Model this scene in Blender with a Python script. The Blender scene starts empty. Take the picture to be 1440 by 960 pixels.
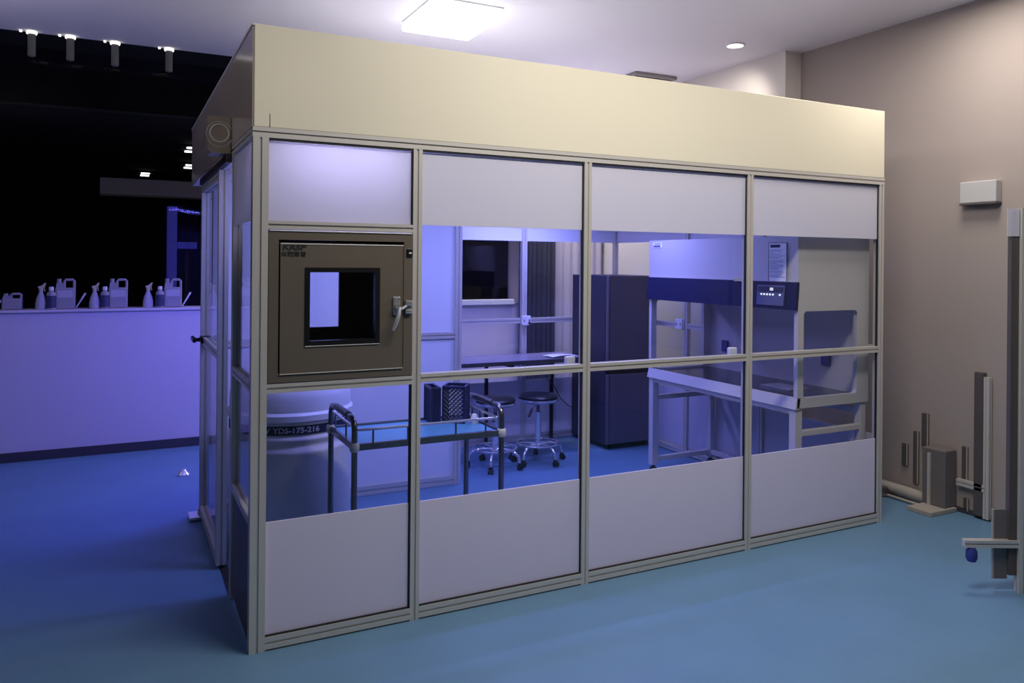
import bpy, bmesh, math, random
from mathutils import Vector, Matrix
random.seed(7)
scene = bpy.context.scene
col = scene.collection
PI = math.pi

# ------------------------------------------------------------------ materials
def new_mat(name):
    m = bpy.data.materials.new(name); m.use_nodes = True
    nt = m.node_tree; nt.nodes.clear()
    out = nt.nodes.new('ShaderNodeOutputMaterial')
    return m, nt, out

def pbr(name, c, rough=.5, metal=0., spec=.5, noise=0., nscale=8., bump=0., emit=None, estr=0., stretch=None, trans=0.):
    m, nt, out = new_mat(name)
    b = nt.nodes.new('ShaderNodeBsdfPrincipled')
    b.inputs['Base Color'].default_value = (*c, 1)
    b.inputs['Roughness'].default_value = rough
    b.inputs['Metallic'].default_value = metal
    b.inputs['Specular IOR Level'].default_value = spec
    if emit:
        b.inputs['Emission Color'].default_value = (*emit, 1)
        b.inputs['Emission Strength'].default_value = estr
    if noise or bump:
        tc = nt.nodes.new('ShaderNodeTexCoord')
        n = nt.nodes.new('ShaderNodeTexNoise')
        n.inputs['Scale'].default_value = nscale; n.inputs['Detail'].default_value = 4
        src = tc.outputs['Object']
        if stretch:
            mp = nt.nodes.new('ShaderNodeMapping'); mp.inputs['Scale'].default_value = stretch
            nt.links.new(src, mp.inputs['Vector']); src = mp.outputs['Vector']
        nt.links.new(src, n.inputs['Vector'])
        if noise:
            mx = nt.nodes.new('ShaderNodeMix'); mx.data_type = 'RGBA'
            mx.inputs[6].default_value = (*[v*(1-noise) for v in c], 1)
            mx.inputs[7].default_value = (*[min(1, v*(1+noise)) for v in c], 1)
            nt.links.new(n.outputs['Fac'], mx.inputs[0]); nt.links.new(mx.outputs[2], b.inputs['Base Color'])
        if bump:
            bp = nt.nodes.new('ShaderNodeBump'); bp.inputs['Strength'].default_value = bump; bp.inputs['Distance'].default_value = .01
            nt.links.new(n.outputs['Fac'], bp.inputs['Height']); nt.links.new(bp.outputs['Normal'], b.inputs['Normal'])
    s = b.outputs[0]
    if trans:
        t = nt.nodes.new('ShaderNodeBsdfTranslucent'); t.inputs[0].default_value = (*c, 1)
        mix = nt.nodes.new('ShaderNodeMixShader'); mix.inputs[0].default_value = trans
        nt.links.new(s, mix.inputs[1]); nt.links.new(t.outputs[0], mix.inputs[2]); s = mix.outputs[0]
    nt.links.new(s, out.inputs[0])
    return m

def glass(name, tint=(.97, .975, .98), rough=.02, r0=.025, r1=.5):
    # thin pane: clear straight through, a little mirror that grows towards grazing angles
    m, nt, out = new_mat(name)
    t = nt.nodes.new('ShaderNodeBsdfTransparent'); t.inputs[0].default_value = (*tint, 1)
    g = nt.nodes.new('ShaderNodeBsdfGlossy'); g.inputs['Roughness'].default_value = rough
    lw = nt.nodes.new('ShaderNodeLayerWeight'); lw.inputs['Blend'].default_value = .5
    pw = nt.nodes.new('ShaderNodeMath'); pw.operation = 'POWER'; pw.inputs[1].default_value = 5.
    ma = nt.nodes.new('ShaderNodeMath'); ma.operation = 'MULTIPLY_ADD'; ma.inputs[1].default_value = r1; ma.inputs[2].default_value = r0
    mix = nt.nodes.new('ShaderNodeMixShader')
    nt.links.new(lw.outputs['Facing'], pw.inputs[0]); nt.links.new(pw.outputs[0], ma.inputs[0]); nt.links.new(ma.outputs[0], mix.inputs[0])
    nt.links.new(t.outputs[0], mix.inputs[1]); nt.links.new(g.outputs[0], mix.inputs[2])
    nt.links.new(mix.outputs[0], out.inputs[0])
    return m

def emis(name, c, s):
    m, nt, out = new_mat(name)
    e = nt.nodes.new('ShaderNodeEmission'); e.inputs[0].default_value = (*c, 1); e.inputs[1].default_value = s
    nt.links.new(e.outputs[0], out.inputs[0])
    return m

M = dict(
 floor=pbr('vinyl_floor', (.13, .255, .40), .42, spec=.35, noise=.10, nscale=3.0),
 ceiling=pbr('ceiling_paint', (.78, .75, .78), .9, noise=.02, nscale=2),
 wall=pbr('beige_wall_paint', (.40, .340, .315), .85, noise=.04, nscale=1.5),
 column=pbr('column_paint', (.76, .70, .64), .85, noise=.02, nscale=2),
 roof=pbr('grey_bounce_sheet', (.62, .62, .68), .8, noise=.1, nscale=3),
 wallw=pbr('pale_wall_paint', (.62, .58, .62), .85, noise=.03, nscale=2),
 half=pbr('half_wall_paint', (.74, .66, .74), .8, noise=.03, nscale=2),
 skirting=pbr('dark_skirting', (.06, .055, .07), .6, noise=.1),
 dark=pbr('black_room', (.02, .02, .022), .9, spec=.1, noise=.2),
 beam=pbr('dark_beam', (.1, .09, .085), .9, noise=.15, emit=(1, .9, .85), estr=.008),
 alu=pbr('brushed_aluminium', (.68, .645, .60), .40, metal=.3, noise=.06, nscale=30, stretch=(1, 1, 12)),
 alud=pbr('dark_groove', (.05, .045, .045), .5, metal=.5, noise=.1),
 gasket=pbr('black_gasket', (.012, .012, .02), .6, noise=.1),
 film=pbr('frosted_film', (.83, .81, .90), .6, noise=.015, nscale=4, trans=.30),
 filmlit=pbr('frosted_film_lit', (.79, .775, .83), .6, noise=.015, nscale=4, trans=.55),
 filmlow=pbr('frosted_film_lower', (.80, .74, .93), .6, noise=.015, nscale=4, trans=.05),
 board=pbr('white_board', (.80, .80, .86), .5, noise=.02),
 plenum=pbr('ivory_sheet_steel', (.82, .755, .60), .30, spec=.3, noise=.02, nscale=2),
 plenumside=pbr('brown_reflection_steel', (.55, .46, .38), .14, spec=.35, noise=.05, nscale=2),  # brown base puts dim reflections into the ivory box's side
 glass=glass('clear_glass'),
 wglass=glass('dark_window_glass', (.9, .9, .95), .03, .004, .06),
 steel=pbr('brown_grey_steel', (.20, .165, .13), .42, metal=.4, noise=.08, nscale=6),
 chamber=pbr('dark_chamber_steel', (.09, .09, .10), .3, metal=.6, noise=.1),
 black=pbr('black_plastic', (.008, .008, .01), .35, noise=.1),
 chrome=pbr('chrome', (.85, .85, .88), .2, metal=.8, noise=.02),
 stainless=pbr('stainless_tube', (.19, .19, .21), .26, metal=.9, noise=.08, nscale=20),
 tray=pbr('blue_reflection_tray', (.12, .34, .58), .35, metal=.25, noise=.05, nscale=5),  # blue base colour holds the violet light mirrored by the steel
 tank=pbr('white_tank_enamel', (.88, .87, .92), .45, noise=.04, nscale=4),
 band=pbr('navy_band', (.010, .012, .05), .5, noise=.1),
 lettering=pbr('pale_lettering', (.55, .55, .6), .6, noise=.05),
 inkblack=pbr('black_lettering', (.01, .01, .012), .6, noise=.05),
 basket=pbr('dark_blue_plastic', (.016, .018, .085), .4, noise=.1),
 seat=pbr('black_vinyl', (.012, .012, .018), .35, noise=.1),
 tabletop=pbr('grey_tabletop', (.30, .28, .36), .25, noise=.06, nscale=6),
 paper=pbr('white_paper', (.9, .9, .92), .8, noise=.02),
 acbox=pbr('grey_white_plastic', (.56, .55, .56), .5, noise=.02),
 socket=pbr('white_plastic', (.82, .82, .84), .5, noise=.02),
 fridge=pbr('dark_grey_fridge', (.14, .13, .15), .35, metal=.4, noise=.08, nscale=5, stretch=(1, 1, .1)),
 fridgeside=pbr('black_fridge_side', (.028, .027, .045), .5, noise=.1),
 bsc=pbr('cabinet_enamel', (.60, .57, .57), .42, noise=.02, nscale=3),
 navy=pbr('navy_panel', (.007, .010, .06), .6, spec=.2, noise=.08),
 console=pbr('console_grey', (.10, .11, .22), .5, noise=.05),
 digit=emis('lit_digits', (.8, .88, 1), 1.2),
 curtain=pbr('navy_curtain', (.07, .07, .12), .9, noise=.2, nscale=10),
 sheer=pbr('pale_curtain', (.52, .48, .58), .9, noise=.06, nscale=6),
 hdpe=pbr('cloudy_plastic', (.36, .34, .38), .5, noise=.06, nscale=10),
 hdpelabel=pbr('grey_label', (.55, .52, .58), .6, noise=.12, nscale=40),
 bluelabel=pbr('dark_label', (.05, .05, .12), .5, noise=.5, nscale=40),
 trigger=pbr('yellow_white_trigger', (.62, .56, .36), .5, noise=.05),
 lampwhite=pbr('lamp_housing', (.85, .85, .85), .5, noise=.01),
 panelglow=emis('lamp_glow', (1, .99, .99), 3.3),
 ringglow=emis('ring_glow', (1, .96, .9), 1.6),
 spotglow=emis('spot_glow', (1, .96, .9), 9.),
 roomglow=emis('far_lamp_glow', (1, .97, .9), 4.),
 uvglow=emis('violet_tube_glow', (.35, .34, 1.), 3.),
 spotbody=pbr('dark_spot_body', (.10, .10, .10), .5, noise=.1, emit=(1, .95, .9), estr=.012),
 vent=pbr('vent_grey', (.30, .28, .26), .7, noise=.1),
 box=pbr('bronze_box', (.5, .41, .31), .35, metal=.4, noise=.08),
 ring=pbr('pale_ring', (.95, .92, .88), .35, metal=.3, noise=.03),
 pipe=pbr('pale_pipe', (.42, .38, .34), .5, noise=.06),
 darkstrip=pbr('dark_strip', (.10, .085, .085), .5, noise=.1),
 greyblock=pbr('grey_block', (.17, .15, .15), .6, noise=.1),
 bluepaint=pbr('blue_plastic', (.03, .04, .25), .5, noise=.1),
 bluereflection=pbr('blue_reflection', (.06, .06, .35), .6, noise=.1, emit=(.12, .12, 1.), estr=.05),  # blue glow stands in for reflections in the dark window
)

# ------------------------------------------------------------------ mesh builder
class MB:
    def __init__(s): s.bm = bmesh.new()
    def box(s, x0, x1, y0, y1, z0, z1, bev=0., seg=2, rot=None, piv=None):
        r = bmesh.ops.create_cube(s.bm, size=1.)
        vs = r['verts']
        sx, sy, sz = abs(x1-x0), abs(y1-y0), abs(z1-z0)
        c = Vector(((x0+x1)/2, (y0+y1)/2, (z0+z1)/2))
        for v in vs: v.co = Vector((v.co.x*sx, v.co.y*sy, v.co.z*sz)) + c
        if bev:
            es = list({e for v in vs for e in v.link_edges})
            rr = bmesh.ops.bevel(s.bm, geom=es, offset=min(bev, .49*min(sx, sy, sz)), segments=seg, affect='EDGES', profile=.5)
            vs = rr['verts'] if rr['verts'] else vs
            vs = list({v for f in rr['faces'] for v in f.verts} | {v for v in vs if v.is_valid})
        if rot is not None:
            p = Vector(piv) if piv else c
            bmesh.ops.rotate(s.bm, verts=vs, cent=p, matrix=rot)
        return s
    def prism(s, pts, axis, a0, a1):
        # polygon pts (2D) extruded along axis 'x','y','z'
        def mk(p, a):
            if axis == 'x': return (a, p[0], p[1])
            if axis == 'y': return (p[0], a, p[1])
            return (p[0], p[1], a)
        b = [s.bm.verts.new(mk(p, a0)) for p in pts]; t = [s.bm.verts.new(mk(p, a1)) for p in pts]
        n = len(pts)
        s.bm.faces.new(b); s.bm.faces.new(t)
        for i in range(n): s.bm.faces.new((b[i], b[(i+1) % n], t[(i+1) % n], t[i]))
        return s
    def extr(s, p0, p1, prof, up=(0, 0, 1)):
        # sweep closed 2D profile from p0 to p1
        p0, p1 = Vector(p0), Vector(p1); d = (p1-p0).normalized()
        u = Vector(up)
        if abs(d.dot(u)) > .99: u = Vector((0, 1, 0))
        a = d.cross(u).normalized(); b = a.cross(d).normalized()
        A = [s.bm.verts.new(p0 + a*q[0] + b*q[1]) for q in prof]; B = [s.bm.verts.new(p1 + a*q[0] + b*q[1]) for q in prof]
        n = len(prof)
        s.bm.faces.new(A); s.bm.faces.new(B)
        for i in range(n): s.bm.faces.new((A[i], A[(i+1) % n], B[(i+1) % n], B[i]))
        return s
    def tube(s, pts, r, n=10, cap=True):
        pts = [Vector(p) for p in pts]
        rr = r if isinstance(r, (list, tuple)) else [r]*len(pts)
        rings = []; pa = None
        for i, p in enumerate(pts):
            d = (pts[min(i+1, len(pts)-1)] - pts[max(i-1, 0)]).normalized()
            if pa is None:
                u = Vector((0, 0, 1)) if abs(d.z) < .9 else Vector((1, 0, 0))
                pa = d.cross(u).normalized()
            else:
                pa = (pa - d*pa.dot(d)).normalized()
            b = d.cross(pa).normalized()
            rings.append([s.bm.verts.new(p + (pa*math.cos(2*PI*k/n) + b*math.sin(2*PI*k/n))*rr[i]) for k in range(n)])
        for i in range(len(rings)-1):
            for k in range(n):
                s.bm.faces.new((rings[i][k], rings[i][(k+1) % n], rings[i+1][(k+1) % n], rings[i+1][k]))
        if cap:
            s.bm.faces.new(rings[0][::-1]); s.bm.faces.new(rings[-1])
        return s
    def lathe(s, prof, c=(0, 0, 0), n=32, sx=1., sy=1.):
        c = Vector(c); rings = []
        for r, z in prof:
            if r < 1e-5: rings.append([s.bm.verts.new(c + Vector((0, 0, z)))])
            else: rings.append([s.bm.verts.new(c + Vector((r*sx*math.cos(2*PI*k/n), r*sy*math.sin(2*PI*k/n), z))) for k in range(n)])
        for i in range(len(rings)-1):
            A, B = rings[i], rings[i+1]
            for k in range(n):
                k2 = (k+1) % n
                if len(A) == 1 and len(B) == 1: continue
                if len(A) == 1: s.bm.faces.new((A[0], B[k2], B[k]))
                elif len(B) == 1: s.bm.faces.new((A[k], A[k2], B[0]))
                else: s.bm.faces.new((A[k], A[k2], B[k2], B[k]))
        if len(rings[0]) > 1: s.bm.faces.new(rings[0][::-1])
        if len(rings[-1]) > 1: s.bm.faces.new(rings[-1])
        return s
    def torus(s, c, R, r, n=32, m=8, axis='z'):
        c = Vector(c); V = []
        for i in range(n):
            a = 2*PI*i/n; row = []
            for j in range(m):
                b = 2*PI*j/m; q = R + r*math.cos(b)
                p = (q*math.cos(a), q*math.sin(a), r*math.sin(b))
                if axis == 'y': p = (p[0], p[2], p[1])
                row.append(s.bm.verts.new(c + Vector(p)))
            V.append(row)
        for i in range(n):
            for j in range(m):
                s.bm.faces.new((V[i][j], V[(i+1) % n][j], V[(i+1) % n][(j+1) % m], V[i][(j+1) % m]))
        return s
    def build(s, name, mat, parent=None, smooth=False, label=None, sub=(0, 0, 0)):
        bmesh.ops.recalc_face_normals(s.bm, faces=s.bm.faces[:])
        me = bpy.data.meshes.new(name); s.bm.to_mesh(me); s.bm.free()
        if smooth:
            for p in me.polygons: p.use_smooth = True
            try: me.set_sharp_from_angle(angle=math.radians(38))
            except Exception: pass
        me.materials.append(mat)
        o = bpy.data.objects.new(name, me); col.objects.link(o)
        if parent: o.parent = parent
        if label: o['label'] = label
        return o

def thing(name, label, cat, loc=(0, 0, 0), rotz=0., group=None):
    o = bpy.data.objects.new(name, None); col.objects.link(o)
    o.empty_display_size = .1
    o.location = loc; o.rotation_euler = (0, 0, rotz)
    o['label'] = label; o['category'] = cat
    if group: o['group'] = group
    return o
def tag(o, label, cat, group=None):
    o['label'] = label; o['category'] = cat
    if group: o['group'] = group
    return o
def struct(o):
    o['kind'] = 'structure'; return o
def dup(root, loc, label, rotz=None):
    r = root.copy(); col.objects.link(r); r.location = loc; r['label'] = label
    if rotz is not None: r.rotation_euler = (0, 0, rotz)
    for ch in list(root.children):
        c = ch.copy(); col.objects.link(c); c.parent = r
        for g in ch.children:
            d = g.copy(); col.objects.link(d); d.parent = c
    return r
def arc(c, r, a0, a1, n, ax):
    # points on an arc in a plane spanned by ax=(u,v)
    u, v = Vector(ax[0]), Vector(ax[1]); c = Vector(c)
    return [c + u*(r*math.cos(a0+(a1-a0)*i/n)) + v*(r*math.sin(a0+(a1-a0)*i/n)) for i in range(n+1)]
def text(name, body, size, mat, parent, mapf, ext=.0008, shear=0., bold=0.):
    cu = bpy.data.curves.new(name, 'FONT'); cu.body = body; cu.size = size; cu.extrude = ext; cu.shear = shear
    cu.align_x = 'CENTER'; cu.align_y = 'CENTER'; cu.offset = bold; cu.resolution_u = 3
    t = bpy.data.objects.new(name, cu); col.objects.link(t)
    dg = bpy.context.evaluated_depsgraph_get(); dg.update()
    me = bpy.data.meshes.new_from_object(t.evaluated_get(dg)); col.objects.unlink(t); bpy.data.objects.remove(t)
    bm = bmesh.new(); bm.from_mesh(me)
    if mapf == 'cyl': pass
    for v in bm.verts: v.co = mapf(v.co)
    bm.to_mesh(me); bm.free()
    me.materials.clear(); me.materials.append(mat); me.name = name
    o = bpy.data.objects.new(name, me); col.objects.link(o)
    if parent: o.parent = parent
    return o

def prof(w, h, g=.009, d=.006):
    # slotted aluminium profile cross-section
    a, b = w/2, h/2
    return [(-a, -b), (-g/2, -b), (-g/2, -b+d), (g/2, -b+d), (g/2, -b), (a, -b),
            (a, -g/2), (a-d, -g/2), (a-d, g/2), (a, g/2), (a, b),
            (g/2, b), (g/2, b-d), (-g/2, b-d), (-g/2, b), (-a, b),
            (-a, g/2), (-a+d, g/2), (-a+d, -g/2), (-a, -g/2)]

# ------------------------------------------------------------------ camera
F_PX = 1096.4; YAW = -0.4682; ROLL = 0.0087; HY = 367.69
cd = bpy.data.cameras.new('camera'); cam = bpy.data.objects.new('camera', cd); col.objects.link(cam)
cd.sensor_width = 36.; cd.lens = F_PX*36./1440.; cd.clip_start = .05; cd.clip_end = 60
cd.shift_x = math.sin(ROLL)*(HY-480)/1440.
cd.shift_y = math.cos(ROLL)*(HY-480)/1440.
cam.matrix_world = Matrix.Translation((-.4807, -3.2884, 1.6)) @ Matrix.Rotation(YAW, 4, 'Z') @ Matrix.Rotation(PI/2, 4, 'X') @ Matrix.Rotation(ROLL, 4, 'Z')
scene.camera = cam

# ------------------------------------------------------------------ setting
CEIL = 3.3; WX = 4.42; BY = 3.90
struct(MB().box(-6.5, WX+.3, -6., BY+.5, -.1, 0).build('floor', M['floor']))
struct(MB().box(-6.5, WX+.3, -6., 3.62, CEIL, CEIL+.1).build('ceiling', M['ceiling']))
mb = MB().box(WX, WX+.2, -6, BY+.6, 0, CEIL)
struct(mb.build('wall_right', M['wall']))
struct(MB().box(WX-.17, WX, 1.28, BY, 0, CEIL).build('trim_4', M['column']))
mb = MB().box(3.25, WX, BY, BY+.25, 0, CEIL)
struct(mb.build('wall_back', M['wallw']))
struct(MB().box(-6.5, 3.25, BY, BY+.25, 0, 1.165).build('wall_left', M['half']))
struct(MB().box(-6.5, 3.25, BY-.02, BY+.25, 1.165, 1.185, .004).build('trim_1', M['half']))
struct(MB().box(-6.5, 3.25, BY-.012, BY, 0, .075).build('baseboard_back', M['skirting']))
struct(MB().box(WX-.012, WX, -6, 1.28, .005, .03).build('baseboard_right', M['skirting']))
# far dark room behind the window opening
for nm, b_ in (('ceiling', (-9., WX, 3.62, 12.5, CEIL, CEIL+.1)), ('ceiling', (-9., 3.2, 4.6, 12.4, 2.91, 2.93)), ('wall_far', (-9, 3.3, 12.4, 12.5, 0, CEIL)), ('wall_far_left', (-9.1, -9, 3.62, 12.5, 0, CEIL)),
        ('wall_far_right', (3.26, 3.36, BY+.25, 12.4, 0, CEIL)), ('floor', (-9, 3.3, BY+.5, 12.5, -.1, 0))):
    struct(MB().box(*b_).build(nm, M['dark']))
w = struct(MB().box(-6.5, 3.25, BY+.19, BY+.205, 1.185, CEIL).build('window_1', M['wglass']))
MB().box(3.22, 3.25, BY-.01, BY+.24, 1.165, CEIL, .003).build('window_frame', M['wallw'], w)
struct(MB().box(2.52, 3.15, BY-.06, BY-.0, 1.16, 1.215, .006).build('trim_2', M['board']))
# beam and lamps of the far room
struct(MB().box(-.66, 1.4, 6., 6.3, 2.28, 2.45).build('trim_3', M['beam']))
def far_lamp(x, y, lab):
    t = thing('strip_lamp', lab, 'ceiling light', (x, y, 2.91), group='twin strip lights in the dark room')
    MB().box(-.13, .13, -.2, .2, -.03, .0, .004).build('housing', M['dark'], t)
    for s in (-1, 1): MB().box(-.06, .06, s*.17-.03, s*.17+.03, -.045, -.03, .003).build('tube', M['roomglow'], t)
far_lamp(.27, 6.55, 'twin strip light in dark room nearest the tan wall box')
far_lamp(.385, 8.35, 'twin strip light in dark room, middle of the three')
far_lamp(-.13, 9.8, 'twin strip light in dark room, farthest left just above the grey beam')
t = MB().box(-.011, .091, 6.0, 6.08, 1.0, 2.17, .004).build('blue_reflection_post', M['bluereflection'])  # glowing shape in place of the booth mirrored in the window
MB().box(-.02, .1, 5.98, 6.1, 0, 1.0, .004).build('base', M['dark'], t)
tag(t, 'faint blue upright post standing for the booth reflection in the dark window', 'post')
t = MB().box(.10, .302, 6.1, 6.14, 1.71, 1.785, .004).build('blue_reflection_plate', M['bluereflection'])  # glowing shape in place of a reflection in the window
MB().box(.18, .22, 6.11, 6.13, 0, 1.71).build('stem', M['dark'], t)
tag(t, 'small faint blue plate standing for a window reflection beside the blue reflection post', 'reflection plate')

# ceiling fittings
t = thing('ceiling_panel_light', 'bright square white ceiling panel light above the booth', 'ceiling light', (1.56, 1.71, CEIL))
MB().box(-.255, .255, -.305, .305, -.012, 0, .004).build('frame', M['lampwhite'], t)
MB().box(-.26, .26, -.31, .31, -.075, -.012, .02, 3).build('diffuser', M['panelglow'], t)
t = thing('recessed_downlight', 'round recessed downlight in the ceiling near the wall column', 'ceiling light', (3.787, 1.348, CEIL))
MB().torus((0, 0, -.004), .066, .009, 36, 8).build('trim_ring', M['lampwhite'], t, True)
MB().lathe([(0, -.012), (.058, -.010), (.058, -.002), (0, -.002)], n=28).build('lens', M['spotglow'], t, True)
t = thing('ceiling_vent', 'grey ceiling vent partly hidden behind the top of the booth', 'vent', (3.83, 2.62, CEIL))
MB().box(-.23, .23, -.23, .23, -.03, 0, .006).build('frame', M['vent'], t)
mb = MB()
for i in range(8): mb.box(-.2, .2, -.19+i*.05, -.165+i*.05, -.036, -.03, rot=Matrix.Rotation(.5, 3, 'X'))
mb.build('louvre', M['darkstrip'], t)
first = None
for (x, y), lab in zip([(-1.075, 3.58), (-.822, 3.58), (-.517, 3.60), (-.128, 3.60)],
    ['leftmost of the four cylinder spotlights at the ceiling edge', 'second cylinder spotlight from the left at the ceiling edge',
     'third cylinder spotlight from the left at the ceiling edge', 'cylinder spotlight at the ceiling edge nearest the booth']):
    if first is None:
        first = thing('cylinder_spotlight', lab, 'ceiling light', (x, y, CEIL), group='cylinder spotlights along the ceiling edge')
        MB().lathe([(.027, -.02), (.027, -.185), (.02, -.19), (0, -.19)], n=20).build('body', M['spotbody'], first, True)
        MB().lathe([(.034, -.024), (.038, -.012), (.034, 0), (0, 0)], n=20).build('light_ring', M['ringglow'], first, True)
        MB().box(-.08, -.062, -.01, .01, -.014, -.0, .002).build('indicator', M['ringglow'], first)
    else: dup(first, (x, y, CEIL), lab)

# curtains behind the booth
def curtain(x0, x1, y, z0, z1, waves, amp, name, mat):
    mb = MB(); n = waves*8; rows = []
    for z in (z0, z1):
        rows.append([mb.bm.verts.new((x0+(x1-x0)*i/n, y+amp*math.sin(2*PI*waves*i/n)+.3*amp*math.sin(2*PI*waves*.37*i/n), z)) for i in range(n+1)])
    for i in range(n): mb.bm.faces.new((rows[0][i], rows[0][i+1], rows[1][i+1], rows[1][i]))
    return mb.build(name, mat, None, True)
tag(curtain(3.185, 3.60, 3.80, .10, 2.9, 7, .03, 'curtain', M['curtain']), 'dark navy curtain gathered beside the window behind the booth', 'curtain')
tag(curtain(3.62, 4.2, 3.83, .06, 2.9, 6, .012, 'curtain', M['sheer']), 'pale lilac curtain hanging right of the dark navy one', 'curtain')
tag(MB().tube([(3.16, 3.81, 2.93), (4.22, 3.81, 2.93)], .014).build('curtain_rod', M['chrome'], None, True), 'curtain rod above the curtains behind the booth', 'curtain rod')

# ------------------------------------------------------------------ the booth
W = 3.773; D = 2.93; P1, P2, P3 = .707, 1.600, 2.670; NX, NY = 1.70, 1.90
ZR0, ZR1 = 2.097, 2.139; ZM0, ZM1 = 1.056, 1.096
FT, FB = 1.76, .522
booth = thing('clean_booth', 'large aluminium framed glass clean booth with ivory top box, lit violet inside', 'clean room booth')
def bpost(x, y, z0=0., z1=ZR0, w=.042, h=.042, name='post', mat='alu'):
    return MB().extr((x, y, z0), (x, y, z1), prof(w, h), (0, 1, 0)).build(name, M[mat], booth)
def brail(p0, p1, w=.04, h=.042, name='rail'):
    return MB().extr(p0, p1, prof(w, h)).build(name, M['alu'], booth)
# front posts
bpost(.033, .024, w=.062, h=.048)
for x in (P1, P2, P3): bpost(x, .022)
bpost(W-.022, .022)
# front rails
brail((0, .02, (ZR0+ZR1)/2), (W, .02, (ZR0+ZR1)/2), h=ZR1-ZR0, name='top_rail')
bays = [(.064, P1-.021), (P1+.021, P2-.021), (P2+.021, P3-.021), (P3+.021, W-.043)]
for i, (a, b) in enumerate(bays):
    zm = 1.076 if i else 1.071
    brail((a, .02, zm), (b, .02, zm), h=.038, name='middle_rail')
    brail((a, .02, .032), (b, .02, .032), h=.05, name='bottom_rail')
    MB().box(a, b, .005, .035, .0, .008).build('floor_gasket', M['greyblock'], booth)
    if i == 0:
        brail((a, .02, 1.742), (b, .02, 1.742), h=.034, name='pass_box_rail')
    else:
        MB().box(a, b, .022, .026, 1.095, ZR0).build('glass_pane', M['glass'], booth)
    MB().box(a, b, .022, .026, .057, 1.057).build('glass_pane', M['glass'], booth)
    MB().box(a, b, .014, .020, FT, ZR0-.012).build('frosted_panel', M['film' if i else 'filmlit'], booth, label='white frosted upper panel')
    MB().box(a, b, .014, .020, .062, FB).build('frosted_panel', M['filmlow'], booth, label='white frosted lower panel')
    for g in ((a, b, .004, .014, ZR0-.010, ZR0), (b-.007, b, .009, .021, FT if i == 0 else 1.095, ZR0-.01), (b-.007, b, .010, .021, .063, 1.057), (a, b, .004, .013, .057, .063)):
        MB().box(*g).build('gasket', M['gasket'], booth)
# left side: fixed panel, jamb, header
brail((.02, 0.048, (ZR0+ZR1)/2), (.02, NY, (ZR0+ZR1)/2), h=ZR1-ZR0, name='top_rail')
bpost(.021, .60, w=.042, h=.05)
brail((.02, .048, 1.076), (.02, .575, 1.076), h=.038, name='middle_rail')
brail((.02, .048, .53), (.02, .575, .53), h=.03, name='lower_rail')
MB().box(.018, .022, .048, .575, 1.095, ZR0).build('glass_pane', M['glass'], booth)
MB().box(.018, .022, .048, .575, .545, 1.057).build('glass_pane', M['glass'], booth)
MB().box(.010, .015, .048, .575, FT, ZR0).build('frosted_panel', M['film'], booth, label='white frosted upper panel')
MB().box(.008, .026, .048, .44, .02, .515).build('lower_panel', M['darkstrip'], booth, label='lower side panel coloured dark for its shadow')  # white panel given a dark colour in place of shade
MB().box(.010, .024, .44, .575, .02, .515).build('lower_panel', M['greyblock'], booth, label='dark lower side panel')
bpost(.021, NY+.03)
# back partition of the left part
mb = MB(); mb.box(.045, NX-.02, NY-.004, NY+.004, 1.09, ZR0)
mb.build('back_panel', M['board'], booth, label='white upper back panel')
MB().box(.045, NX-.02, NY-.004, NY+.004, .06, 1.05).build('back_panel', M['board'], booth, label='white lower back panel')
brail((.045, NY, 1.07), (NX-.02, NY, 1.07), h=.045, name='middle_rail')
brail((.045, NY, .035), (NX-.02, NY, .035), h=.065, name='bottom_rail')
brail((0.042, NY, (ZR0+ZR1)/2), (W, NY, (ZR0+ZR1)/2), name='top_rail')
bpost(NX, NY, w=.05, h=.05)
# notch side
bpost(NX, D-.02)
brail((NX, NY+.02, 1.076), (NX, D-.04, 1.076), name='middle_rail'); brail((NX, NY+.02, .03), (NX, D-.04, .03), name='bottom_rail'); brail((NX, NY+.02, 2.118), (NX, D-.04, 2.118), name='top_rail')
MB().box(NX-.002, NX+.002, NY+.02, D-.04, .05, ZR0).build('glass_pane', M['glass'], booth)
# rear wall
RX = 2.765
for x in (RX,): bpost(x, D-.02, w=.05)
bpost(W-.022, D-.02)
for a, b in ((NX+.02, RX-.025), (RX+.025, W-.04)):
    brail((a, D-.02, 1.073), (b, D-.02, 1.073), h=.045, name='middle_rail')
    brail((a, D-.02, .03), (b, D-.02, .03), h=.06, name='bottom_rail')
    brail((a, D-.02, 2.118), (b, D-.02, 2.118), name='top_rail')
    MB().box(a, b, D-.022, D-.018, .05, ZR0).build('glass_pane', M['glass'], booth)
    MB().box(a, b, D-.030, D-.025, 1.785, ZR0).build('frosted_panel', M['board'], booth, label='white frosted upper rear panel')
    MB().box(a, b, D-.030, D-.025, .06, .54).build('frosted_panel', M['film'], booth, label='white frosted lower rear panel')
# right wall
RXW = W-.022
for y in (1.0, 1.85): bpost(RXW, y)
for a, b in ((.045, .98), (1.02, 1.83), (1.87, D-.04)):
    brail((RXW, a, 1.076), (RXW, b, 1.076), name='middle_rail'); brail((RXW, a, .03), (RXW, b, .03), name='bottom_rail'); brail((RXW, a, 2.118), (RXW, b, 2.118), name='top_rail')
    MB().box(RXW-.002, RXW+.002, a, b, .05, ZR0).build('glass_pane', M['glass'], booth)
    MB().box(RXW+.004, RXW+.009, a, b, 1.785, ZR0).build('frosted_panel', M['film'], booth, label='white frosted upper side panel')
    MB().box(RXW+.004, RXW+.009, a, b, .06, .54).build('frosted_panel', M['film'], booth, label='white frosted lower side panel')
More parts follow.
